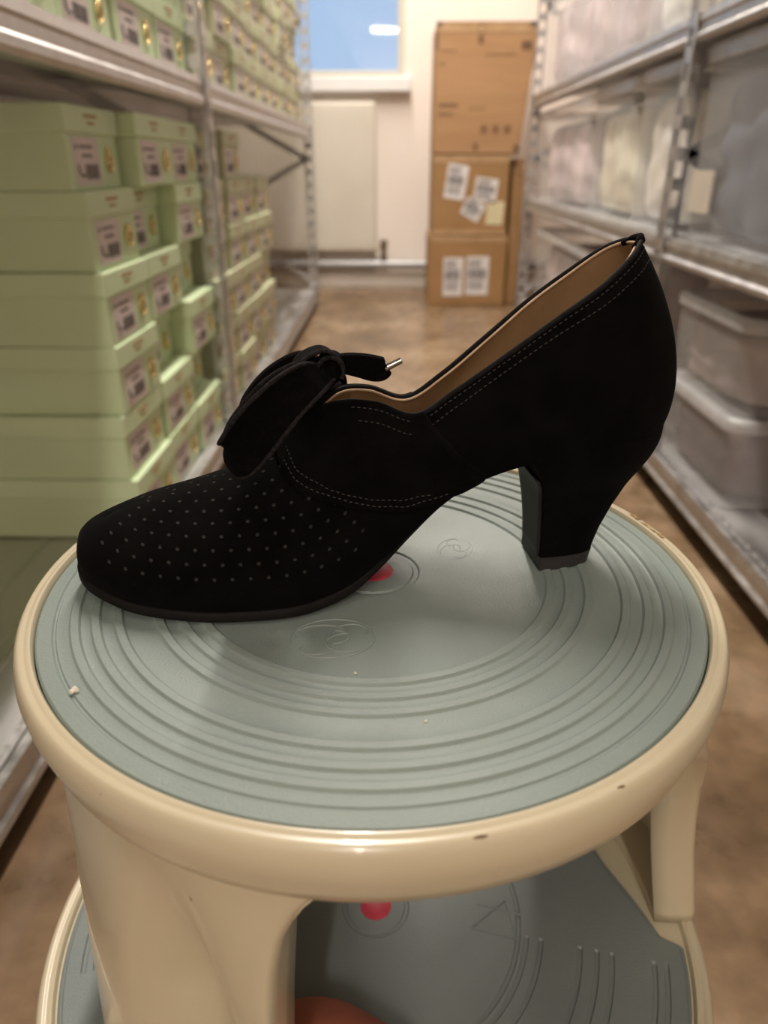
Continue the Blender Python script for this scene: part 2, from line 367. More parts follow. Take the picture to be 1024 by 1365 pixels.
# ================================================================== shoeboxes
BW, BD, BH = .178, .30, .0955
def make_shoebox(khaki=False):
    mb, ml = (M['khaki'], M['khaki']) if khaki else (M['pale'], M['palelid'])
    t = thing('shoebox', 'x', 'shoebox')
    # local: front face at x=0, box extends to -x; y across; z up
    b = MB(); b.box((-BD + .004, -BW / 2 + .0042, .0004), (-.0035, BW / 2 - .0042, BH - .004)); b.build('box_body', mb, t, bevel=.0015)
    b = MB(); b.box((-BD, -BW / 2, BH - .031), (0, BW / 2, BH)); l = b.build('lid', ml, t, bevel=.002)
    b = MB(); [b.box((.0001, -.026 + q * .0062, BH - .013), (.0005, -.0215 + q * .0062, BH - .009)) for q in range(7)]; [b.box((.0001, -.018 + q * .005, BH - .0205), (.0005, -.0145 + q * .005, BH - .0175)) for q in range(5)]
    b.build('print', M['orange'], l)
    b = MB(); ya, yb = -.068, .012; b.box((-.0036, ya, .006), (-.0028, yb, .061), 0)
    x = -.0024
    b.box((x - .0004, ya + .006, .047), (x, ya + .012, .052), 1)
    for q in range(4): b.box((x - .0004, ya + .020 + q * .011, .048), (x, ya + .027 + q * .011, .052), 1); 
    for q in range(3): b.box((x - .0004, ya + .026 + q * .011, .038), (x, ya + .034 + q * .011, .0415), 1)
    b.tube([(x, ya + .008, .030), (x, ya + .010, .020), (x, ya + .018, .016), (x, ya + .025, .019)], .0012, 5, 1)
    for q in range(11):
        w = [.0012, .0024, .0016, .003][q % 4]; b.box((x - .0004, ya + .029 + q * .0042, .013), (x, ya + .029 + q * .0042 + w, .030), 1)
    b.build('paper_label', [M['label'], M['ink']], t)
    b = MB(); c = Vector((-.0012, .045, .032))
    b.tube([(c.x, c.y + .0085 * math.cos(a), c.z + .0105 * math.sin(a)) for a in np.linspace(0, 2 * PI, 20, endpoint=False)], .0022, 8, closed=True)
    b.tube([(c.x - .0015, c.y, c.z + .013), (c.x + .001, c.y, c.z + .013)], .006, 14)
    b.build('ring_pull', M['brass'], t, smooth=1)
    return t
protoG = make_shoebox(); protoK = make_shoebox(True)
used = set()
ORD = ['first', 'second', 'third', 'fourth', 'fifth', 'sixth', 'seventh', 'eighth', 'ninth', 'tenth', 'eleventh', 'twelfth', 'thirteenth', 'fourteenth', 'fifteenth', 'sixteenth']
def shoebox(x, y, z, rz, khaki, label, group):
    p = protoK if khaki else protoG
    o = p if p.name not in used else copy_tree(p)
    used.add(p.name)
    o.location = (x, y, z); o.rotation_euler = (0, 0, rz); o['label'] = label; o['group'] = group
    return o
rnd = random.Random(3)
# bottom-left shelf, near bay: three stacks of six (top box first)
xoff = {0: [-.390, -.380, -.374, -.374, -.378, -.372], 1: [-.366, -.402, -.376, -.405, -.375, -.376], 2: [-.372, -.372, -.404, -.368, -.405, -.372]}
names = {0: 'the nearest stack', 1: 'the second stack', 2: 'the stack just before the post'}
yc = {0: 1.040, 1: 1.222, 2: 1.404}
TOPW = ['on top of', 'second from the top of', 'third from the top of', 'fourth from the top of', 'fifth from the top of', 'at the foot of']
for c in range(3):
    for k in range(6):
        z = .0765 + (5 - k) * BH
        y = yc[c] + [(0, .004, -.002, .003, -.003, 0)[k], (0, 0, .003, 0, -.002, 0)[k], 0][c]
        dy = {0: [-.006, -.002, .006, .002, 0, -.004]}.get(c, [0, .002, .001, 0, .001, 0])[k]
        shoebox(xoff[c][k], y + dy * .5, z, 0, False, f'green shoebox {TOPW[k]} {names[c]}, bottom left shelf', 'green shoeboxes on the bottom left shelf')
# far bay, bottom shelf
for c in range(4):
    top = [6, 6, 5, 5][c]
    for k in range(top):
        z = .0765 + k * BH
        x = -.374 + rnd.uniform(-.010, .006)
        if k == 5: x = [-.40, -.375, 0, 0][c]
        pos = 'at the foot of' if k == 0 else ('on top of' if k == top - 1 else ORD[k] + ' up in')
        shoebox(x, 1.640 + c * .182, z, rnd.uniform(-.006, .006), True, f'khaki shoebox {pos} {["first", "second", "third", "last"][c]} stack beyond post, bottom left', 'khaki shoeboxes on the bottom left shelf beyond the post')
# upper shelf
def fr_ok(p):
    q = cam.matrix_world.inverted() @ Vector(p) if False else None
R_ = Matrix.Rotation(YAW, 3, 'Z') @ Matrix.Rotation(PI / 2 - PIT, 3, 'X')
def proj(p):
    q = R_.transposed() @ (Vector(p) - Vector((0, 0, CAMZ))); return 512 + F_PX * q.x / -q.z, 682.5 - F_PX * q.y / -q.z
ycols = [.50 + .182 * i for i in range(6)] + [1.640 + .182 * i for i in range(9)]
for c, y in enumerate(ycols):
    near = c < 6
    for k in range(6):
        z = .7255 + k * BH
        x = -.376 + rnd.uniform(-.012, .006)
        u, v = proj((x, y + .08, z)); u2, v2 = proj((x, y - .08, z))
        if max(v, v2) < -30 or max(u, u2) < -40: continue
        row = 'standing on the tray' if k == 0 else ORD[k] + ' up'
        if near: lab = f'green shoebox {row}, {ORD[5 - c]} stack before the post, upper left shelf'
        else: lab = f'green shoebox {row}, {ORD[c - 6]} stack beyond the post, upper left shelf'
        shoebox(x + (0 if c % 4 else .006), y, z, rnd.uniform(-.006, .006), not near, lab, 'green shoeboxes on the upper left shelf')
def ensure(p):
    pass

# ================================================================== plastic totes and contents
def tote_mesh(w, d, h, taper=.93):
    """open tub: w along y, d along x; rounded corners"""
    def ring(sw, sd, z, r=.035, n=6):
        P = []
        for cx, cy, a0 in ((1, 1, 0), (-1, 1, 90), (-1, -1, 180), (1, -1, 270)):
            for k in range(n + 1):
                a = math.radians(a0 + 90 * k / n); P.append((cx * (sd / 2 - r) + r * math.cos(a), cy * (sw / 2 - r) + r * math.sin(a), z))
        return P
    return ring
def make_tote(loc, w, d, h, label, rimh=.028, lid=False, note=None, group='clear plastic totes on the right rack', inner='mauve', ilabel='', lumps=0, seed=1, fill=.86):
    t = thing('plastic_tote', label, 'tote', loc, group=group)
    ring = tote_mesh(w, d, h); tp = .968
    body = [ring(w * tp, d * tp, 0), ring(w * .978, d * .978, h * .5), ring(w * .985, d * .985, h - rimh)]
    b = MB(); o = b.grid(body, 0, cv=True); n = len(body[0]); b.f.append(tuple(range(n))); b.m.append(0)
    b.build('tub', M['plastic'], t, smooth=.9)
    b = MB(); P = [ring(w * .985, d * .985, h - rimh), ring(w + .004, d + .004, h - rimh + .002), ring(w + .006, d + .006, h - .006), ring(w - .002, d - .002, h), ring(w - .03, d - .03, h - .001), ring(w - .034, d - .034, h - .008)]
    b.grid(P, 0, cv=True)
    if lid: o = len(b.v) - n; b.f.append(tuple(range(o, o + n))); b.m.append(0)
    b.build('lid' if lid else 'rim', M['plasticrim'], t, smooth=.9)
    if note:
        b = MB(); ny, nz0, nz1, nw = note; b.box((-d / 2 - .003, ny, nz0), (-d / 2 + .001, ny + nw, nz1)); b.build('paper_note', mat('note_card', (.62, .56, .48), .6, col2=(.58, .52, .44), nscale=30), t)
    # contents: a bundle of folded textile, a thing of its own
    rg = np.random.RandomState(seed); fill = .93
    nu, nv = 26, 20; W, D, Hh = w * .905, d * .90, (h - rimh) * fill
    bm = bmesh.new(); bmesh.ops.create_cube(bm, size=1); bmesh.ops.subdivide_edges(bm, edges=bm.edges, cuts=14, use_grid_fill=True)
    ph = rg.uniform(0, 6, 12)
    for v in bm.verts:
        p = v.co.copy(); q = Vector((p.x, p.y, p.z))
        # superellipsoid-ish
        l = (abs(q.x * 2) ** 8 + abs(q.y * 2) ** 8 + abs(q.z * 2) ** 8) ** (1 / 8)
        q = q / l * 1.0
        nrm = q.normalized()
        wv = (.9 if inner == 'greyblue' else .45) * (.030 * math.sin(q.y * 24 + ph[0] + .8 * math.sin(q.z * 6 + ph[1])) + .022 * math.sin(q.z * 19 + ph[2] + 2.2 * math.sin(q.y * 7 + ph[3])) + .015 * math.sin(q.x * 21 + q.z * 15 + ph[4]))
        q = q * (.97 + wv)
        v.co = Vector((q.x * D, q.y * W, max(0, (q.z + .5)) * Hh + .004))
    me = bpy.data.meshes.new('textile_bundle'); bm.to_mesh(me); bm.free(); me.materials.append(M[inner])
    for p in me.polygons: p.use_smooth = True
    o = bpy.data.objects.new('textile_bundle', me); COL.objects.link(o); o.location = loc
    tag(o, ilabel, 'textile', 'bundles inside the clear totes')
    return t
XT = RX + .012; D = .40
def T(y0, y1, z, h, lab, inner, il, **k):
    dd = k.pop('d', D)
    return make_tote((XT + dd / 2, (y0 + y1) / 2, z), y1 - y0, dd, h, lab, inner=inner, ilabel=il, **k)
ZM, ZU, ZB = .4645, .8105, .0845
T(.86, 1.420, ZM, .296, 'large clear tote at the right edge with a paper note on its side', 'greyblue', 'grey and dark blue bundle in the large tote with the paper note', note=(.150, .045, .110, .090), seed=4, rimh=.03)
T(1.475, 1.772, ZM, .292, 'clear tote on the middle right shelf, first beyond the post', 'cream', 'cream bundle in the first middle shelf tote beyond the post', seed=5)
T(1.782, 2.175, ZM, .288, 'clear tote on the middle right shelf, second beyond the post', 'sand', 'sand coloured bundle in the second middle shelf tote beyond the post', seed=6)
T(2.195, 2.98, ZM, .284, 'clear tote on the middle right shelf, farthest from the camera', 'pink', 'pale mauve bundle in the farthest middle shelf tote', seed=7)
T(1.05, 1.36, ZB, .147, 'lower of two stacked clear bins on the bottom right shelf', 'brown', 'dark brown bundle in the lower stacked bin', rimh=.022, seed=8, d=.33)
T(1.06, 1.37, ZB + .149, .146, 'upper of two stacked clear bins on the bottom right shelf', 'mauve', 'greyish mauve bundle in the upper stacked bin', rimh=.022, seed=9, d=.33)
T(2.02, 2.84, ZB, .29, 'long clear tote on the bottom right shelf beyond the post', 'pink', 'pale bundle in the long tote on the bottom right shelf', seed=10)
T(1.49, 1.845, ZU, .30, 'clear tote on the top right shelf, first beyond the post', 'cream', 'cream bundle in the first top shelf tote beyond the post', seed=11)
T(1.865, 2.155, ZU, .30, 'clear tote on the top right shelf, second beyond the post', 'pink', 'pale pink bundle in the second top shelf tote', seed=12)
T(2.20, 2.55, ZU, .30, 'clear tote on the top right shelf, third beyond the post', 'pink', 'pale pink bundle in the third top shelf tote', seed=13)
T(2.62, 2.99, ZU, .30, 'clear tote on the top right shelf, farthest of the row', 'pink', 'pale pink bundle in the farthest top shelf tote', seed=14)

# ================================================================== cardboard boxes at the end
def carton(label, x0, x1, y0, y1, z0, z1, m, skew=0., rz=0.):
    cx, cy = (x0 + x1) / 2, (y0 + y1) / 2; w, d, h = x1 - x0, y1 - y0, z1 - z0
    t = thing('cardboard_box', label, 'cardboard box', (cx, cy, z0), rz, 'cardboard boxes against the end wall')
    b = MB(); n = 10; P = []
    b.box((-w / 2, -d / 2, 0), (w / 2, d / 2, h))
    b.v = [(x + (skew * (z / h) if x > 0 else 0), y, z) for (x, y, z) in b.v]
    b.build('carton', m, t, bevel=.006, bseg=2)
    return t, w, d, h
t, w, d, h = carton('upper large brown cardboard box with printed marks, top of the pile by the end wall', .150, .505, 3.37, 3.72, .618, 1.082, M['cardboard'], skew=.05)
yf = -d / 2 - .0006
def marks(parent, rects, m, y=None, name='print'):
    b = MB(); y = yf if y is None else y
    for (x0, z0, x1, z1) in rects: b.box((x0, y - .0006, z0), (x1, y + .0006, z1))
    return b, b.build(name, m, parent)
R = []
for i in range(8): R.append((-w / 2 + .016 + i * .010, .172, -w / 2 + .023 + i * .010, .186))
for i in range(6): R.append((-w / 2 + .016 + i * .010, .142, -w / 2 + .023 + i * .010, .152))
for i in range(6): R.append((-.035 + i * .011, .166, -.028 + i * .011, .170))
for i in range(7): R.append((-w / 2 + .02 + i * .009, .365, -w / 2 + .026 + i * .009, .370))
for i in range(11): R.append((.02 + i * .011, .352, .028 + i * .011, .357))
R += [(-.007, .01, -.002, .045), (-.018, .022, .010, .027), (-.013, .034, .005, .038), (-w / 2 + .018, .318, -w / 2 + .032, .326)]
for i in range(3):
    c = .014 + i * .048
    R += [(c, .08, c + .004, .105), (c + .008, .085, c + .02, .10), (c + .024, .08, c + .028, .105), (c, .078, c + .028, .081), (c, .104, c + .028, .107)]
R += [(.155, .0, .176, .035), (.16, .37, .2, .40), (-w / 2, .43, -w / 2 + .02, .464), (-w / 2, .37, -w / 2 + .008, .43)]
marks(t, R, M['inkbrown'])
b = MB()
for (c, z, r) in ((.0, .442, .016), (-.002, .405, .010)):
    b.tube([(c + r * math.cos(a), yf, z + r * math.sin(a)) for a in np.linspace(0, 2 * PI, 18, endpoint=False)], .0022, 6, closed=True)
    b.box((c - .003, yf - .0006, z - r * .6), (c + .003, yf + .0006, z + r * .6))
b.build('stamp', M['inkbrown'], t)
b = MB(); b.box((-w / 2 + .002, yf - .0008, .428), (w / 2 + .03, yf + .0004, .46)); b.box((-w / 2 + .002, -d / 2, h), (w / 2 + .03, d / 2, h + .0008)); b.build('tape', M['tape'], t)
b = MB(); b.box((-w / 2 + .0, yf - .0014, h - .016), (-w / 2 + .018, yf, h + .001)); b.box((w / 2 + .012, yf - .0014, h - .016), (w / 2 + .034, yf, h + .001)); b.build('corner_mark', M['ink'], t)

t, w, d, h = carton('middle brown cardboard box with four paper labels, under the printed one', .150, .475, 3.375, 3.70, .300, .616, M['cardboard2'])
yf = -d / 2 - .0006
def paper(parent, cx, cz, pw, ph, rot, m=None, bars=True):
    Mx = Matrix.Translation((cx, yf - .0004, cz)) @ Matrix.Rotation(rot, 4, 'Y')
    b = MB(); b.box((-pw / 2, -.0006, -ph / 2), (pw / 2, .0006, ph / 2), 0, Mx)
    if bars:
        for i in range(int(pw / .005) - 3): b.box((-pw / 2 + .006 + i * .005, -.0014, -ph * .08), (-pw / 2 + .008 + i * .005 + .001 * (i % 3), -.0006, ph * .18), 1, Mx)
        for j in range(4): b.box((-pw / 2 + .008, -.0014, ph * (.40 - .055 * j)), (pw * (.2 - .05 * (j % 3)), -.0006, ph * (.42 - .055 * j)), 1, Mx)
        for j in range(4): b.box((-pw / 2 + .008, -.0014, -ph * (.16 + .06 * j)), (pw * (.3 - .06 * (j % 2)), -.0006, -ph * (.14 + .06 * j)), 1, Mx)
    return b.build('paper_label', [m or M['white'], M['ink']], parent)
paper(t, -.062, .212, .088, .135, .14); paper(t, .066, .180, .096, .095, .12); paper(t, .014, .105, .085, .075, .50); paper(t, .110, .090, .072, .095, .06, M['cream_note'], False)
b = MB(); b.box((-w / 2 + .002, yf - .0012, h - .03), (w / 2 - .002, yf, h - .001)); b.build('tape', M['tape'], t)
b = MB(); b.box((-w / 2, yf - .0012, .002), (w / 2, yf, .022)); b.build('tape', M['tape'], t)
t, w, d, h = carton('bottom brown cardboard box with a double white shipping label, on the floor', .140, .485, 3.372, 3.70, .0, .298, M['cardboard2'])
yf = -d / 2 - .0006
paper(t, -.060, .125, .088, .165, 0.0); paper(t, .048, .130, .100, .165, .0)
b = MB(); b.box((-w / 2 + .002, yf - .0012, h - .026), (w / 2 - .002, yf, h - .001)); b.build('tape', M['tape'], t)
t, w, d, h = carton('tall narrow brown cardboard box upright between the stacked boxes and the right rack', .494, .545, 3.42, 3.74, .0, .60, M['cardboard2'])
b = MB(); b.box((-w / 2 + .002, -d / 2 - .0012, h - .05), (w / 2 - .002, -d / 2, h - .01)); b.build('tape', M['tape'], t)

# ================================================================== step stool
SX, SY, SZ = -.009, .264, .43
stool = thing('step_stool', 'round cream two-step stool with grey rubber treads, under the shoe', 'step stool', (SX, SY, 0))
# rubber top tread with raised ribs
def ribs(rad, base, h=.0011, w=.0021):
    P = []
    for r in rad: P += [(r - w - .0005, base), (r - w, base + h * .15), (r - w * .62, base + h), (r + w * .62, base + h), (r + w, base + h * .15), (r + w + .0005, base)]
    return P
rr = [.0735, .0808, .0885, .1027, .1108, .1182]
prof = [(0, SZ), (.0165, SZ), (.0172, SZ - .0007), (.0190, SZ - .0007), (.0197, SZ)] + ribs(rr, SZ) + [(.1245, SZ), (.1250, SZ - .0006), (.1256, SZ - .0006), (.1262, SZ), (.1312, SZ - .0004), (.1320, SZ - .0012), (.1322, SZ - .006), (0, SZ - .006)]
b = MB(); b.lathe(prof, 220)
top = b.build('top_tread', M['matrub'], stool, smooth=.5, weld=True)
b = MB(); b.lathe([(0, SZ + .0006), (.0078, SZ + .0006), (.0084, SZ + .0002), (.0084, SZ - .001)], 40); b.build('badge', M['red'], top, smooth=.8)
def emboss(cx, cy, z, sc, rot, name='embossed_mark', parent=None, m=None):
    b = MB()
    def arc(x, y, rx, ry, a0, a1, n=24):
        P = []
        for a in np.linspace(math.radians(a0), math.radians(a1), n):
            X, Y = (x + rx * math.cos(a)) * sc, (y + ry * math.sin(a)) * sc
            P.append((cx + X * math.cos(rot) - Y * math.sin(rot), cy + X * math.sin(rot) + Y * math.cos(rot), z))
        b.tube(P, .00038, 6)
    arc(0, 0, 1.25, .95, 20, 380); arc(-.35, .25, .75, .42, 20, 200); arc(-.1, .05, .6, .35, -80, 70); arc(.45, -.25, .65, .45, 90, 330); arc(.55, .3, .5, .35, -30, 190); arc(-.45, -.45, .5, .3, 150, 330)
    return b.build(name, m or M['matrub'], parent or top, smooth=1)
emboss(-.0135, -.0485, SZ + .0001, .0125, .1)
emboss(.036, .020, SZ - .00025, .008, 1.2)
# pressed top shell with bead and skirt
b = MB()
prof = [(.1324, SZ - .004), (.1326, SZ - .0002), (.1332, SZ + .0010), (.1342, SZ + .0012), (.1350, SZ + .0006), (.1358, SZ + .0004), (.1368, SZ + .0007), (.1378, SZ + .0002), (.1390, SZ - .0016), (.1397, SZ - .0042), (.1400, SZ - .0068), (.1393, SZ - .012), (.1376, SZ - .0180), (.1364, SZ - .0222), (.1352, SZ - .0230), (.1343, SZ - .0223), (.1372, SZ - .010), (.1320, SZ - .0068), (0, SZ - .0068)]
b.lathe(prof, 220); b.build('top_ring', M['enamel'], stool, smooth=.9, weld=True)
# lower tread: mat polar grid with leg notches
ZL = .2150
LEGS = [24., -130., 127.]
def angd(a, b): return (a - b + 180) % 360 - 180
def r_out(az):
    r = .1640
    for c in LEGS:
        d = abs(angd(az, c)); half = 25.5 if c == -130. else 31.5
        ri = .137 + .0170 * min(1, max(0, (d - 10) / 20)) ** 1.4
        k = min(1, max(0, (half - d) / 2.0)); k = k * k * (3 - 2 * k)
        r = r * (1 - k) + ri * k
    return r
NA = 720
def lower_mat():
    b = MB()
    P = []
    gr_full = [.078]; rads = sorted(set([0, .0155, .0162, .0178, .0185] + [x for r in (.0780, .0824, .0899, .1101, .1186, .1262, .1472, .1531) for x in (r - .0014, r - .0008, r + .0008, r + .0014)] + [.03, .05, .065]))
    for i in range(NA):
        az = -180 + 360 * i / NA; ro = r_out(az); row = []
        dmin = min(abs(angd(az, c)) for c in LEGS)
        for r in rads:
            z = ZL
            if .0158 < r < .0182: z -= .0008
            for q in (.0780, .0824, .0899, .1101, .1186, .1262, .1472, .1531):
                if abs(r - q) < .0011:
                    lim = 0 if q < .079 else 35
                    if dmin > lim: z -= .0009
            rr2 = min(r, ro - .004)
            if r > ro - .004: z = ZL
            row.append((rr2 * math.cos(math.radians(az)), rr2 * math.sin(math.radians(az)), z))
        for (dr, dz) in ((.0028, 0), (.0020, -.0006), (.0014, -.0003), (.0005, -.0006), (0, -.0016), (0, -.006)):
            r = ro - dr; row.append((r * math.cos(math.radians(az)), r * math.sin(math.radians(az)), ZL + dz))
        P.append(row)
    b.grid(P, 0, cu=True)
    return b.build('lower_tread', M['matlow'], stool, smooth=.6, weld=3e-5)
lt = lower_mat()
b = MB(); b.lathe([(0, ZL + .0006), (.0078, ZL + .0006), (.0084, ZL + .0002), (.0084, ZL - .001)], 40); b.build('badge', M['red'], lt, smooth=.8)
b = MB()
for P in ([(.052, -.012), (.075, -.018), (.072, .004), (.052, -.012)], [(.056, .002), (.08, -.004)]):
    b.tube([(x, y, ZL + .0001) for x, y in P], .0004, 6)
b.build('embossed_mark', M['matlow'], lt)
# base shell
b = MB()
zb = ZL - .0022
prof = [(0, zb), (.1650, zb), (.1652, ZL - .001), (.1662, ZL + .0008), (.1672, ZL + .0008), (.1680, ZL), (.1692, ZL), (.1702, ZL + .0008), (.1714, ZL + .0008), (.1730, ZL - .0006), (.1745, ZL - .004), (.1755, ZL - .010), (.1760, ZL - .03), (.1765, .11), (.1775, .06), (.180, .035), (.1835, .026), (.1840, .012), (.1835, .004), (.181, 0.002), (.178, .004)]
b.lathe(prof, 200); base = b.build('base_drum', M['enamel'], stool, smooth=.8, weld=True)
b = MB(); b.lathe([(.1840, .010), (.1862, .011), (.1870, .018), (.1862, .025), (.1832, .027)], 160); b.build('bumper', M['rubber'], base, smooth=1)
# legs: pressed channel panels
def leg(c, front=False):
    b = MB(); nz, na = 26, 40
    def kk(z): return min(1, max(0, (SZ - .020 - z) / (SZ - .020 - ZL)))
    def half(z, side):
        k = kk(z)
        if front: return float(np.interp(k, [0, .04, .09, .16, .25, .4, .7, 1], [37.5, 35, 31.8, 29.4, 28, 27, 26, 25]) if side > 0 else np.interp(k, [0, .1, .4, .7, 1], [40, 33, 28, 24.5, 23]))
        return 26 + (37 if c < 100 else 20) * (1 - k) ** 3.2
    def rad(z):
        k = kk(z)
        return .1312 + .0120 * max(0, k - .1) if front else .1335 + .0405 * k ** .95
    zs = [SZ - .010, SZ - .014, SZ - .018] + [SZ - .020 - (SZ - .020 - ZL + .001) * ((i + 1) / nz) for i in range(nz)]
    rows = []
    for z in zs:
        k = kk(z); hm, hp_ = half(z, -1), half(z, 1); R0 = rad(z); row = []
        fl = .022 * min(1, max(.25, k * 4))
        sgn = []
        # inner flange left -> outer arc -> inner flange right, with rounded corners
        for (u, dr) in ((-1, fl), (-1, fl * .6), (-1, fl * .25), (-.992, .0022), (-.978, .0006)):
            row.append((u * hm, R0 - dr))
        for j in range(na + 1):
            u = -.96 + 1.92 * j / na; dep = 0
            az = u * (hp_ if u > 0 else hm); hw = max(hm, hp_)
            # long shallow pressed hollow down either side of the panel
            if front:
                c0 = 10 + 4 * k; dep += .0210 * math.exp(-((az - c0) / (6 + 6 * k)) ** 2) * min(1, max(0, (k - .05) / .42))
            else:
                for s in (-1, 1): dep += .0060 * math.exp(-((az - s * 36) / (5.5 + 3 * k)) ** 2) * min(1, max(0, (k - .06) / .30)) * (1 if hw > 40 else max(0, (hw - 30) / 10))
            row.append((az, R0 - dep))
        for (u, dr) in ((.978, .0006), (.992, .0022), (1, fl * .25), (1, fl * .6), (1, fl)):
            row.append((u * hp_, R0 - dr))
        rows.append([(r * math.cos(math.radians(c + a)), r * math.sin(math.radians(c + a)), z) for (a, r) in row])
    b.grid(rows)
    o = b.build('leg', M['enamel'], stool, smooth=1.2)
    md = o.modifiers.new('thick', 'SOLIDIFY'); md.thickness = .0016; md.offset = 0
    # weld foot plate
    Rf = rad(ZL) - .0005; b = MB(); P = []
    for a in np.linspace(c - (22.6 if front else 25.4), c + (24.6 if front else 25.4), 30):
        ca, sa = math.cos(math.radians(a)), math.sin(math.radians(a)); P.append([(r * ca, r * sa, ZL + z) for r, z in ((Rf - .0215, -.002), (Rf - .0215, .0022), (Rf - .020, .0030), (Rf - .001, .0030), (Rf, .0015), (Rf, -.002))])
    b.grid(P, 0); b.f.append(tuple(range(6))); b.m.append(0); b.f.append(tuple(range(29 * 6, 30 * 6))); b.m.append(0)
    b.build('weld_foot', M['enamel'], o, smooth=.7)
leg(LEGS[0]); leg(LEGS[1], True); leg(LEGS[2])
# wear marks on the ring
for i, (az, r, ln, m) in enumerate(((17.6, .1355, .012, 'rust'), (22.5, .1362, .007, 'rust'), (14, .1358, .005, 'rust'), (-76.7, .1375, .0045, 'inkbrown'), (-58.3, .1372, .0035, 'inkbrown'))):
    b = MB(); P = []
    for q in np.linspace(-.5, .5, 8):
        a = math.radians(az) + q * ln / r; P.append(((r + .0006 * math.sin(q * 9)) * math.cos(a), r * math.sin(a), SZ + (.0009 if r < .137 else .0003)))
    b.tube(P, [.0001 + (.0006 if m == 'rust' else .00035) * math.sin(PI * k / 7) for k in range(8)], 6); b.build('wear_mark', M[m], stool)
# crumbs lying on the tread
def crumb(x, y, s, lab, z=SZ):
    bm = bmesh.new(); bmesh.ops.create_icosphere(bm, subdivisions=2, radius=s)
    for v in bm.verts: v.co *= 1 + .25 * math.sin(v.co.x / s * 3 + v.co.y / s * 4); v.co.z *= .6
    me = bpy.data.meshes.new('crumb'); bm.to_mesh(me); bm.free(); me.materials.append(M['speck'])
    o = bpy.data.objects.new('crumb', me); COL.objects.link(o); o.location = (x, y, z + s * .5); tag(o, lab, 'crumb', 'crumbs on the grey tread'); return o
crumb(SX - .0953, SY - .0793, .0015, 'largest pale crumb near the left edge of the grey tread')
for (x, y, l) in ((SX - .004, SY - .0685, 'tiny white speck on the smooth ring of the tread in front of the shoe'), (SX + .0191, SY - .0914, 'tiny white speck right of centre at the front of the tread'), (SX - .055, SY - .085, 'tiny white speck at the left front of the tread')): crumb(x, y, .0005, l)

# ================================================================== shoe
ORG = Vector((-.1275, .255, SZ + .0012)); TH = math.radians(9)
shoe = thing('heeled_shoe', 'black suede heeled shoe with velvet bow and perforated toe, on the grey stool tread', 'shoe', ORG, TH)
# keys: near B(s,w,z)                 T(s,w,z)              up   out   p2out p2dz   far B(s,w)
K = np.array([
 [.0000, .0000, .0110, .0120, .0000, .0270, .010, .0030, .008, .000, .0000, .0000],
 [.0020, -.0120, .0100, .0135, .0000, .0278, .010, .0030, .009, .000, .0020, .0120],
 [.0095, -.0225, .0080, .0185, .0000, .0302, .011, .0030, .012, .000, .0095, .0215],
 [.0260, -.0335, .0055, .0320, .0000, .0350, .013, .0030, .018, .000, .0260, .0305],
 [.0480, -.0400, .0042, .0530, .0000, .0405, .016, .0030, .020, .000, .0480, .0360],
 [.0680, -.0422, .0040, .0730, .0000, .0480, .019, .0025, .019, .000, .0680, .0370],
 [.0840, -.0415, .0040, .0880, .0000, .0590, .022, .0015, .014, -.002, .0840, .0360],
 [.0950, -.0385, .0048, .0985, -.0030, .0690, .022, .0010, .010, -.006, .0950, .0340],
 [.1070, -.0345, .0078, .1080, -.0085, .0735, .022, .0000, .009, -.012, .1070, .0310],
 [.1190, -.0305, .0150, .1200, -.0110, .0728, .022, .0000, .009, -.014, .1190, .0285],
 [.1315, -.0280, .0260, .1350, -.0120, .0680, .018, .0000, .008, -.013, .1315, .0260],
 [.1440, -.0270, .0368, .1500, -.0125, .0770, .018, .0020, .009, -.015, .1440, .0240],
 [.1590, -.0270, .0455, .1680, -.0155, .0905, .018, .0040, .010, -.018, .1590, .0230],
 [.1770, -.0280, .0515, .1855, -.0180, .1040, .018, .0050, .010, -.022, .1770, .0230],
 [.2000, -.0295, .0560, .2010, -.0180, .1150, .020, .0050, .010, -.024, .2000, .0230],
 [.2195, -.0272, .0580, .2125, -.0135, .1240, .022, .0050, .012, -.024, .2210, .0200],
 [.2330, -.0180, .0590, .2185, -.0065, .1282, .022, .0075, .014, -.022, .2330, .0105],
 [.2385, -.0040, .0592, .2205, -.0020, .1290, .022, .0085, .0155, -.020, .2385, -.0040]])
def catmull(A, n):
    """resample rows of A evenly in row index with centripetal-ish smoothing"""
    m = len(A); out = []
    for q in np.linspace(0, m - 1, n):
        i = min(int(q), m - 2); f = q - i
        p0 = A[max(i - 1, 0)]; p1 = A[i]; p2 = A[i + 1]; p3 = A[min(i + 2, m - 1)]
        m1 = (p2 - p0) / 2; m2 = (p3 - p1) / 2
        out.append((2 * f**3 - 3 * f**2 + 1) * p1 + (f**3 - 2 * f**2 + f) * m1 + (-2 * f**3 + 3 * f**2) * p2 + (f**3 - f**2) * m2)
    return np.array(out)
NS, NM = 171, 33
KK = catmull(K, NS)
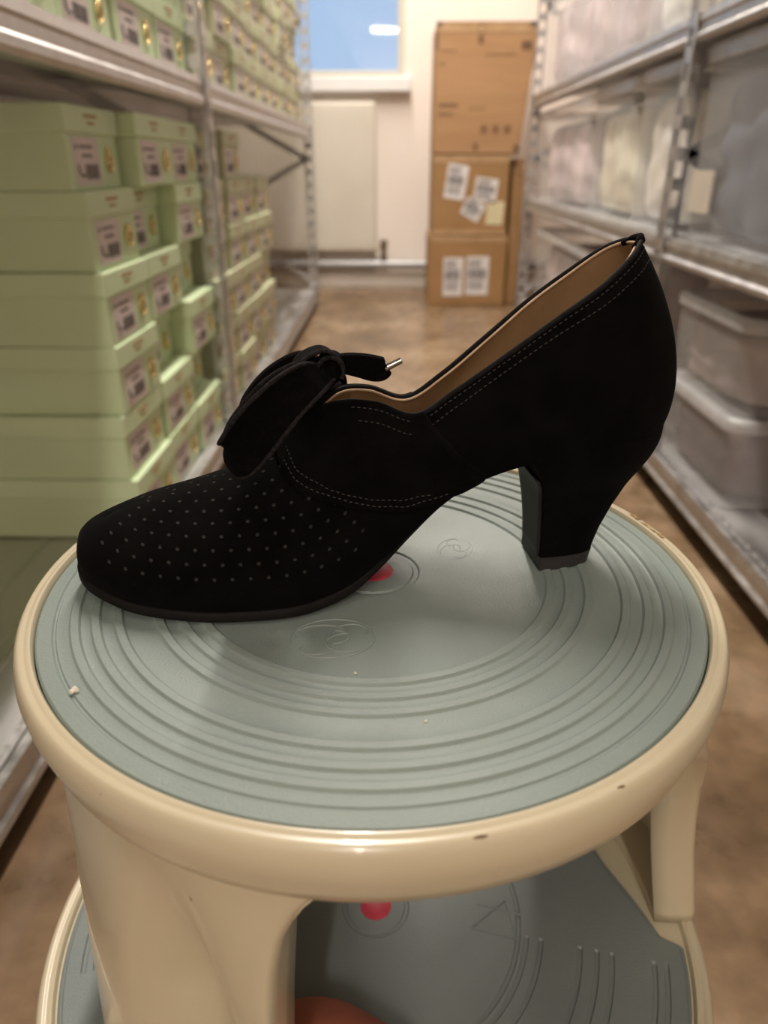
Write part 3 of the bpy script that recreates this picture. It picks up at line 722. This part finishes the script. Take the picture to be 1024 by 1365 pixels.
def rails(side):
    G = np.zeros((NS, NM, 3))
    for i, r in enumerate(KK):
        if side < 0: B = np.array(r[0:3]); Tt = np.array(r[3:6])
        else:
            B = np.array([r[10], r[11], r[2]]); Tt = np.array([r[3], -r[4], r[5]])
            if i > NS * .94:
                k = (i - NS * .94) / (NS * .06); Tt[1] = Tt[1] * (1 - k) + r[4] * k
        if side > 0 and r[4] > -1e-5 or side < 0 and r[4] > -1e-5: Tt[1] = 0
        d = (B - Tt); d[2] = 0; L_ = np.linalg.norm(d); d = d / max(L_, 1e-6)
        P1 = B + d * r[7] + np.array([0, 0, r[6]]); P2 = Tt + d * r[8] + np.array([0, 0, r[9]])
        for j, a in enumerate(np.linspace(0, 1, NM)):
            G[i, j] = (1 - a)**3 * B + 3 * (1 - a)**2 * a * P1 + 3 * (1 - a) * a * a * P2 + a**3 * Tt
    return G
GN, GF = rails(-1), rails(1)
def normals(G, side):
    du = np.gradient(G, axis=0); dv = np.gradient(G, axis=1); n = np.cross(du, dv); n /= (np.linalg.norm(n, axis=2, keepdims=True) + 1e-12)
    # orient outward
    c = np.array([.11, 0, .03]); 
    f = np.sign(np.sum(n[NS // 2, NM // 3] * np.array([0, side, 0])))
    return n * f
NN, NF = normals(GN, -1), normals(GF, 1)
# UV lengths
def uvgrid(G):
    d = np.linalg.norm(np.diff(G, axis=1), axis=2); v = np.concatenate([np.zeros((NS, 1)), np.cumsum(d, axis=1)], axis=1)
    return np.stack([G[:, :, 0], v], axis=2)
UN, UF = uvgrid(GN), uvgrid(GF)
# region tests in the shoe's own side view (s,z)
def inpoly(p, poly):
    x, y = p; c = False; n = len(poly)
    for i in range(n):
        x1, y1 = poly[i]; x2, y2 = poly[i - 1]
        if (y1 > y) != (y2 > y) and x < (x2 - x1) * (y - y1) / (y2 - y1) + x1: c = not c
    return c
SPLIT = [(.076, .060), (.082, .048), (.092, .040), (.110, .034), (.130, .030), (.150, .030), (.150, -.02), (-.05, -.02), (-.05, .1), (.073, .1)]
def part(Gs, Us, test, name, m, parent, off=0., withuv=False, close=0.):
    b = MB(); uvs = []
    for (G, Nn, U) in Gs:
        idx = {}
        for i in range(NS - 1):
            for j in range(NM - 1):
                c = (G[i, j] + G[i + 1, j + 1]) / 2
                if not test(c, i, j): continue
                fs = []
                for (p, q) in ((i, j), (i + 1, j), (i + 1, j + 1), (i, j + 1)):
                    if (p, q) not in idx:
                        idx[(p, q)] = len(b.v); b.v.append(tuple(G[p, q] + Nn[p, q] * off)); uvs.append(tuple(U[p, q]))
                    fs.append(idx[(p, q)])
                b.f.append(tuple(fs)); b.m.append(0)
    me_uv = uvs
    return b.build(name, m, parent, smooth=3.2, weld=4e-5, uvs=me_uv)
both = [(GN, NN, UN), (GF, NF, UF)]
def is_vamp(c): return inpoly((c[0], c[2]), SPLIT)
upper = part(both, None, lambda c, i, j: True, 'upper', M['perf'], shoe)
# facing flap: raised layer over the vamp, both sides
FACE = [(.0800, .068), (.0800, .055), (.0865, .0445), (.097, .0405), (.112, .0365), (.128, .0345), (.150, .0410), (.162, .0480), (.158, .0500), (.150, .0555), (.1355, .0705), (.133, .0725), (.120, .082), (.085, .082)]
def facing(G, Nn, U, nm):
    """dense resample of the flap polygon so its edges are clean"""
    b = MB(); idx = {}
    def cellin(i, j): 
        c = (G[i, j] + G[i + 1, j + 1]) / 2; return inpoly((c[0], c[2]), FACE)
    cells = [(i, j) for i in range(NS - 1) for j in range(NM - 1) if cellin(i, j)]
    for i, j in cells:
        fs = []
        for p, q in ((i, j), (i + 1, j), (i + 1, j + 1), (i, j + 1)):
            if (p, q) not in idx: idx[(p, q)] = len(b.v); b.v.append(tuple(G[p, q] + Nn[p, q] * .0003))
            fs.append(idx[(p, q)])
        b.f.append(tuple(fs)); b.m.append(0)
    o = b.build(nm, M['suede'], shoe, smooth=3.2)
    bm = bmesh.new(); bm.from_mesh(o.data)
    for _ in range(6):
        bv = [v for v in bm.verts if v.is_boundary]
        new = {}
        for v in bv:
            nb = [e.other_vert(v) for e in v.link_edges if e.is_boundary]
            if len(nb) == 2: new[v] = v.co * .5 + (nb[0].co + nb[1].co) * .25
        for v, c in new.items():
            if v.co.z < .0665: v.co = c
    bm.to_mesh(o.data); bm.free()
    sd = o.modifiers.new('thick', 'SOLIDIFY'); sd.thickness = .0011; sd.offset = 1 if True else 0
    return o
fN = facing(GN, NN, UN, 'facing'); fF = facing(GF, NF, UF, 'facing')
# binding along the topline
i0 = int(NS * 6.6 / 17)
b = MB()
loop = [GN[i, NM - 1] for i in range(i0, NS)] + [GF[i, NM - 1] for i in range(NS - 2, i0 - 1, -1)]
b.tube([tuple(p + np.array([0, 0, -.0003])) for p in loop], .0010, 8, closed=False); b.build('topline_binding', M['suede_edge'], shoe, smooth=1.5)
# lining (inner skin) and its light cut edge
def inner(G, Nn):
    g = G - Nn * .0016; return g
b = MB()
for (G, Nn) in ((GN, NN), (GF, NF)):
    g = inner(G, Nn); ii = range(int(NS * 4.5 / 17), NS)
    b.grid([[tuple(g[i, j]) for j in range(2, NM)] for i in ii])
b.build('lining', M['tan'], shoe, smooth=3.2, weld=4e-5)
b = MB()
for (G, Nn) in ((GN, NN), (GF, NF)):
    b.tube([tuple(G[i, NM - 1] - Nn[i, NM - 1] * .0017 + np.array([0, 0, -.0002])) for i in range(i0 + 2, NS)], .00055, 6)
b.build('lining_edge', M['tanedge'], shoe, smooth=1.5)
# insole
b = MB(); P = []
for i in range(0, NS, 2):
    a = GN[i, 0]; c = GF[i, 0]; P.append([tuple(a * (1 - t) + c * t + np.array([0, 0, .0035])) for t in np.linspace(.03, .97, 9)])
b.grid(P); b.build('insole', M['tan'], shoe, smooth=3.2)
# sole: welt outline following the feather line
b = MB(); P = []
out = [(GN[i, 0], NN[i, 0]) for i in range(NS)] + [(GF[i, 0], NF[i, 0]) for i in range(NS - 2, 0, -1)]
cen = np.mean([o[0] for o in out], axis=0)
n = len(out); pts = [o[0] for o in out]
for i in range(n):
    t = pts[(i + 1) % n] - pts[i - 1]; d = np.array([t[1], -t[0], 0]); d /= np.linalg.norm(d) + 1e-9
    if np.dot(d[:2], (pts[i] - np.array([pts[i][0] if .03 < pts[i][0] < .215 else (.03 if pts[i][0] < .1 else .215), 0, 0]))[:2]) < 0: d = -d
    p = pts[i]; th = .0040 if p[0] < .11 else max(.0014, .0040 - (p[0] - .11) * .06); e = .0011 if p[0] < .10 else max(-.0022, .0011 - (p[0] - .10) * .055)
    z0 = np.array([0, 0, 1.])
    P.append([tuple(p - d * .004 + z0 * .0006), tuple(p + d * e * .4 + z0 * .0006), tuple(p + d * e), tuple(p + d * e - z0 * (th - .0008)), tuple(p + d * (e - .0012) - z0 * th), tuple(p - d * .003 - z0 * th)])
b.grid(P, 0, cu=True)
# bottom skin between near and far
Q = []
for i in range(0, NS):
    a = np.array(P[i][5]); k = (2 * NS - 2 - i) % n; c = np.array(P[k][5]) if i not in (0, NS - 1) else a
    Q.append([tuple(a * (1 - t) + c * t) for t in np.linspace(0, 1, 7)])
b.grid(Q)
b.build('sole', M['soleblack'], shoe, smooth=.9, weld=2e-5)
# heel block
def heel_sec(z):
    zs = [0, .005, .015, .025, .035, .045, .052, .0585]
    back = [.2120, .2130, .2160, .2203, .2255, .2315, .2350, .2380]
    hn = [.0115, .0116, .0122, .0137, .0165, .0215, .0248, .0272]
    cw = [-.0085, -.0085, -.0080, -.0074, -.0066, -.0056, -.0045, -.0036]
    frt = [.1880, .1880, .1876, .1868, .1856, .1838, .1815, .1760]
    f = lambda a: float(np.interp(z, zs, a))
    return f(back), f(hn), f(cw), f(frt)
def heel_ring(z, grow=0.):
    bk, h, c, fr = heel_sec(z); bk += grow; h += grow; fr -= grow; P = []
    L_ = bk - fr
    for a in np.linspace(0, PI, 33):       # back curve from near front corner round to far front corner
        ca, sa = math.cos(a), math.sin(a)
        x = fr + L_ * (abs(sa) ** .75); y = c - h * (1 if ca > 0 else -1) * abs(ca) ** .62
        P.append((x, y))
    return P
def arc_resample(P, n):
    P = np.array(P, float); d = np.linalg.norm(np.diff(P[:, :2], axis=0), axis=1); q = np.concatenate([[0], np.cumsum(d)]); t = np.linspace(0, q[-1], n)
    return np.stack([np.interp(t, q, P[:, k]) for k in range(P.shape[1])], axis=1)
SEAT = [GN[i, 0] for i in range(NS) if GN[i, 0][0] > .177] + [GF[i, 0] for i in range(NS - 1, -1, -1) if GF[i, 0][0] > .177]
SEAT = arc_resample(SEAT, 49)
def heel_mesh(z0, z1, nz, name, m, grow=0.):
    b = MB(); rows = []
    for z in np.linspace(z0, z1, nz):
        r = arc_resample(heel_ring(z, grow), 49)
        t = min(1, max(0, (z - .034) / (.0585 - .034))); k = t ** 2.2; row = []
        for q in range(49):
            sx_, sy_, sz_ = SEAT[q]; c = np.array([.208, -.004]); o_ = np.array([sx_, sy_]) - c; o_ = o_ * (1 + .0007 / np.linalg.norm(o_))
            X = r[q][0] * (1 - k) + (c[0] + o_[0]) * k; Y = r[q][1] * (1 - k) + (c[1] + o_[1]) * k
            Z = z if z < .034 else .034 + t * (sz_ + .0012 - .034)
            row.append((X, Y, Z))
        rows.append(row)
    b.grid(rows, 0, cv=True); k = 49
    b.f.append(tuple(range(k))); b.m.append(0); b.f.append(tuple((nz - 1) * k + q for q in range(k))); b.m.append(0)
    return b.build(name, m, shoe, smooth=.9)
heel = heel_mesh(.0052, .0585, 30, 'heel', M['suede'])
heel_mesh(-.0004, .0054, 4, 'top_lift', M['rubber'], grow=.0004)
# smooth breast cover on the front face of the heel
b = MB(); rows = []
for z in np.linspace(.0056, .050, 18):
    bk, h, c, fr = heel_sec(z); dz = 0 if z < .035 else (z - .035) / .0235 * -.0115
    rows.append([(fr - .0006, c + h * .90 * q, z + dz) for q in np.linspace(-1, 1, 9)])
b.grid(rows); o = b.build('heel_breast', M['heelblack'], heel, smooth=1.)
sd = o.modifiers.new('t', 'SOLIDIFY'); sd.thickness = .0008; sd.offset = 0
# ---- stitching
def near_pt(s, z, G, Nn, off):
    d = (G[:, :, 0] - s) ** 2 + (G[:, :, 2] - z) ** 2; i, j = np.unravel_index(np.argmin(d), d.shape); 
    return G[i, j] + Nn[i, j] * off
def arcpt(G, Nn, fi, dist, off):
    i = int(fi); f = fi - i; i2 = min(i + 1, NS - 1)
    def at(i):
        d = 0
        for j in range(NM - 1, 0, -1):
            L_ = np.linalg.norm(G[i, j] - G[i, j - 1])
            if d + L_ >= dist: 
                t = (dist - d) / L_; return G[i, j] * (1 - t) + G[i, j - 1] * t + Nn[i, j] * off
            d += L_
        return G[i, 0]
    return at(i) * (1 - f) + at(i2) * f
def resample(P, step):
    P = np.array(P); d = np.linalg.norm(np.diff(P, axis=0), axis=1); s = np.concatenate([[0], np.cumsum(d)]); q = np.arange(0, s[-1], step)
    return np.stack([np.interp(q, s, P[:, k]) for k in range(3)], axis=1)
def dashes(b, P, step=.0022, dash=.0013, r=.00019):
    Q = resample(P, step / 4)
    for k in range(0, len(Q) - 3, 4): b.tube([tuple(Q[k]), tuple(Q[k + 1]), tuple(Q[k + 2])], r, 5)
for nm, (G, Nn) in (('near', (GN, NN)), ('far', (GF, NF))):
    b = MB(); ia, ib = NS * 9.9 / 17, NS - 3
    dashes(b, [arcpt(G, Nn, f, .0030, .0001) for f in np.linspace(ia + 3, ib, 80)])
    dashes(b, [arcpt(G, Nn, f, .0075, .0001) for f in np.linspace(ia + 5, ib, 80)])
    dashes(b, [arcpt(G, Nn, f, .0030, .0015) for f in np.linspace(NS * 8.2 / 17, ia, 40)])
    dashes(b, [arcpt(G, Nn, f, .0080, .0015) for f in np.linspace(NS * 8.4 / 17, ia, 40)])
    b.build('stitching', M['thread'], shoe)
    b = MB()
    f0 = [(.0815, .066), (.0818, .056), (.0880, .0465), (.098, .0425), (.112, .0385), (.128, .0365), (.146, .0415)]
    f1 = [(.0838, .064), (.0842, .057), (.0895, .0490), (.099, .0447), (.112, .0405), (.127, .0387), (.140, .0415)]
    for f in (f0, f1):
        f = np.array(f); k = np.linspace(0, len(f) - 1, 60); q = [near_pt(np.interp(t, range(len(f)), f[:, 0]), np.interp(t, range(len(f)), f[:, 1]), G, Nn, .0015) for t in k]
        q = np.array(q); 
        for _ in range(3): q[1:-1] = (q[:-2] + q[2:] + 2 * q[1:-1]) / 4
        dashes(b, q)
    b.build('facing_stitching', M['thread'], fN if nm == 'near' else fF)
# heel counter tab at the top of the back
b = MB(); b.tube([(.2165, -.0065, .1266), (.2200, -.004, .1288), (.2210, -.001, .1294), (.2200, .002, .1288), (.2170, .005, .1268)], [.0010, .0016, .0018, .0016, .0010], 10); b.build('back_tab', M['suede'], shoe, smooth=1.5)

# ---- velvet bow
def ribbon(name, path, wd, width, parent, m=M['velvet'], th=.0011, cup=.0, edge=True, n=44):
    A = catmull(np.array([list(p) + list(w) + [q] for p, w, q in zip(path, wd, width)]), n)
    b = MB(); rows = []; E0, E1 = [], []; cups = np.interp(np.linspace(0, 1, n), np.linspace(0, 1, len(cup)), cup) if hasattr(cup, '__len__') else [cup] * n
    for i in range(n):
        p = A[i, :3]; w = A[i, 3:6]; t = A[min(i + 1, n - 1), :3] - A[max(i - 1, 0), :3]; t /= np.linalg.norm(t) + 1e-9
        w = w - t * np.dot(w, t); w /= np.linalg.norm(w) + 1e-9; nn = np.cross(t, w); q = A[i, 6]
        r = []
        us = np.linspace(-1, 1, 11)
        for u in us: r.append(tuple(p + w * u * q + nn * (th / 2 + cups[i] * (1 - u * u))))
        for u in us[::-1]: r.append(tuple(p + w * u * q + nn * (-th / 2 + cups[i] * (1 - u * u))))
        rows.append(r); E0.append(tuple(p - w * q)); E1.append(tuple(p + w * q))
    b.grid(rows, 0, cv=True); k = len(rows[0]); b.f.append(tuple(range(k))); b.m.append(0); b.f.append(tuple((n - 1) * k + z for z in range(k))); b.m.append(0)
    o = b.build(name, m, parent, smooth=1.4)
    if edge:
        b = MB()
        for E in (E0, E1): b.tube(E, [.00085 + .00022 * (i % 2) for i in range(n)] if False else .0009, 7)
        b.build('ribbed_edge', M['cord'], o, smooth=1.5)
    return o
bow = bpy.data.objects.new('lace_bow', None); COL.objects.link(bow); bow.parent = shoe; bow.empty_display_size = .01
# near loop: broad face towards the viewer
ribbon('near_loop',
  [(.1025, -.010, .0850), (.0960, -.0200, .0855), (.0870, -.0255, .0808), (.0785, -.0268, .0728), (.0715, -.0255, .0640), (.0674, -.0235, .0585), (.0654, -.0180, .0560), (.0680, -.0120, .0580), (.0745, -.0100, .0650), (.0850, -.0095, .0765), (.0960, -.0085, .0835), (.1025, -.0070, .0850)],
  [(-.72, -.12, .69), (-.72, -.12, .69), (-.72, -.12, .69), (-.66, -.14, .74), (-.50, -.2, .84), (-.30, -.2, .93), (-.22, 0, .97), (-.35, .1, .93), (-.6, .05, .8), (-.72, .05, .69), (-.72, .05, .69), (-.72, .05, .69)],
  [.0030, .0060, .0078, .0088, .0090, .0080, .0068, .0078, .0092, .0085, .0062, .0030], bow, cup=[0, .001, .002, .003, .003, -.0005, -.003, -.0025, -.001, 0, 0, 0], n=72)
ribbon('top_loop',
  [(.1030, -.006, .0832), (.0965, -.007, .0825), (.0920, -.0075, .0838), (.0912, -.0075, .0882), (.0950, -.007, .0915), (.1005, -.006, .0928), (.1045, -.006, .0905), (.1045, -.006, .0868)],
  [(-.1, 1, -.1)] * 8, [.0030, .0050, .0058, .0060, .0060, .0056, .0046, .0032], bow, n=60)
ribbon('far_loop',
  [(.1010, .003, .0845), (.0950, .012, .0820), (.0870, .020, .0740), (.0800, .024, .0660), (.0750, .025, .0580), (.0760, .0265, .0545), (.0850, .025, .0600), (.0940, .018, .0700), (.1020, .006, .0800)],
  [(-.6, .35, .7)] * 9, [.0030, .0060, .0085, .0095, .0098, .0098, .0090, .0070, .0030], bow, cup=-.0012)
ribbon('lace_end',
  [(.1030, -.006, .0866), (.1085, -.0065, .0872), (.1150, -.0065, .0862), (.1205, -.006, .0847), (.1240, -.006, .0846), (.1250, -.006, .0850)],
  [(.05, -.30, .95)] * 6, [.0030, .0040, .0048, .0051, .0042, .0016], bow, edge=False, th=.0020)
ribbon('lace_end',
  [(.1000, .004, .0830), (.1040, .018, .0800), (.1070, .0290, .0700), (.1060, .0345, .0600), (.1030, .0370, .0520)],
  [(.95, .2, .1)] * 5, [.0030, .0045, .0055, .0055, .0025], bow, edge=False, th=.0018)
b = MB()
A0 = Vector((.1240, -.006, .0847)); A1 = Vector((.1302, -.006, .0876))
b.tube([tuple(A0), tuple(A0.lerp(A1, .5)), tuple(A1)], [.0014, .00125, .0012], 12); b.build('aglet', M['aglet'], bow, smooth=1.)
b = MB(); A0 = Vector((.103, .0370, .0525)); A1 = Vector((.1015, .0380, .0445)); b.tube([tuple(A0), tuple(A1)], [.0014, .0012], 12); b.build('aglet', M['aglet'], bow, smooth=1.)
# knot
bm = bmesh.new(); bmesh.ops.create_icosphere(bm, subdivisions=4, radius=1)
for v in bm.verts:
    c = v.co; k = 1 + .12 * math.sin(5 * c.z + 3 * c.x) * math.cos(4 * c.y); v.co = Vector((c.x * .0046 * k, c.y * .0056 * k, c.z * .0054 * k))
me = bpy.data.meshes.new('knot'); bm.to_mesh(me); bm.free(); me.materials.append(M['velvet'])
for p in me.polygons: p.use_smooth = True
o = bpy.data.objects.new('knot', me); COL.objects.link(o); o.parent = bow; o.location = (.1030, -.0065, .0858)
ribbon('knot_wrap', [(.1030 + .0050 * math.cos(a), -.0095 + .001 * math.cos(a), .0858 + .0056 * math.sin(a)) for a in np.linspace(-.6, 2 * PI - .9, 10)], [(.1, 1, .15)] * 10, [.0026] * 10, bow, th=.0012)

# ================================================================== reddish object on the lower step
bm = bmesh.new(); bmesh.ops.create_icosphere(bm, subdivisions=4, radius=1)
for v in bm.verts:
    c = v.co; z = max(c.z, -.55); k = 1 + .05 * math.sin(4 * c.x + 2) + .04 * math.sin(5 * c.y + 1)
    v.co = Vector((c.x * .046 * k, c.y * .026 * k, (z + .55) * .016 * k))
me = bpy.data.meshes.new('red_cloth'); bm.to_mesh(me); bm.free(); me.materials.append(M['redcloth'])
for p in me.polygons: p.use_smooth = True
o = bpy.data.objects.new('red_cloth', me); COL.objects.link(o); o.location = (SX - .024, SY - .083, ZL + .0014); tag(o, 'reddish brown soft object at the bottom edge, on the lower step behind the stool leg', 'cloth')

# ================================================================== lights
def lamp(y, w, label, x=-.12, ly=1.2, rz=0.):
    t = thing('ceiling_lamp', label, 'ceiling lamp', (x, y, ZC), rz, group='ceiling lamps over the aisle')
    b = MB(); b.box((-.075, -ly / 2 - .03, -.055), (.075, ly / 2 + .03, 0)); b.build('lamp_housing', M['lampbody'], t, bevel=.006)
    l = bpy.data.lights.new('ceiling_light', 'AREA'); l.shape = 'RECTANGLE'; l.size = .12; l.size_y = ly; l.energy = w; l.color = (1., .91, .82)
    o = bpy.data.objects.new('ceiling_light', l); COL.objects.link(o); o.location = (0, 0, -.058); o.parent = t
LAMPS = [(1.7, 50), (3.05, 33), (-.9, 6), (-2.6, 44), (-6.1, 40)]  # second lamp is added to brighten the end wall, far floor and racks
for i, (y, w) in enumerate(LAMPS): lamp(y, w, ly=.6 if y < -5 else 1.2, rz=PI / 2 if y < -5 else 0., label=f'{["first", "second", "third", "fourth", "fifth"][i]} ceiling lamp over the aisle')
W = bpy.data.worlds.new('world'); SC.world = W; W.use_nodes = True
bg = W.node_tree.nodes['Background']; bg.inputs['Color'].default_value = (.50, .70, 1., 1); bg.inputs['Strength'].default_value = .78
SC.view_settings.exposure = 0.2
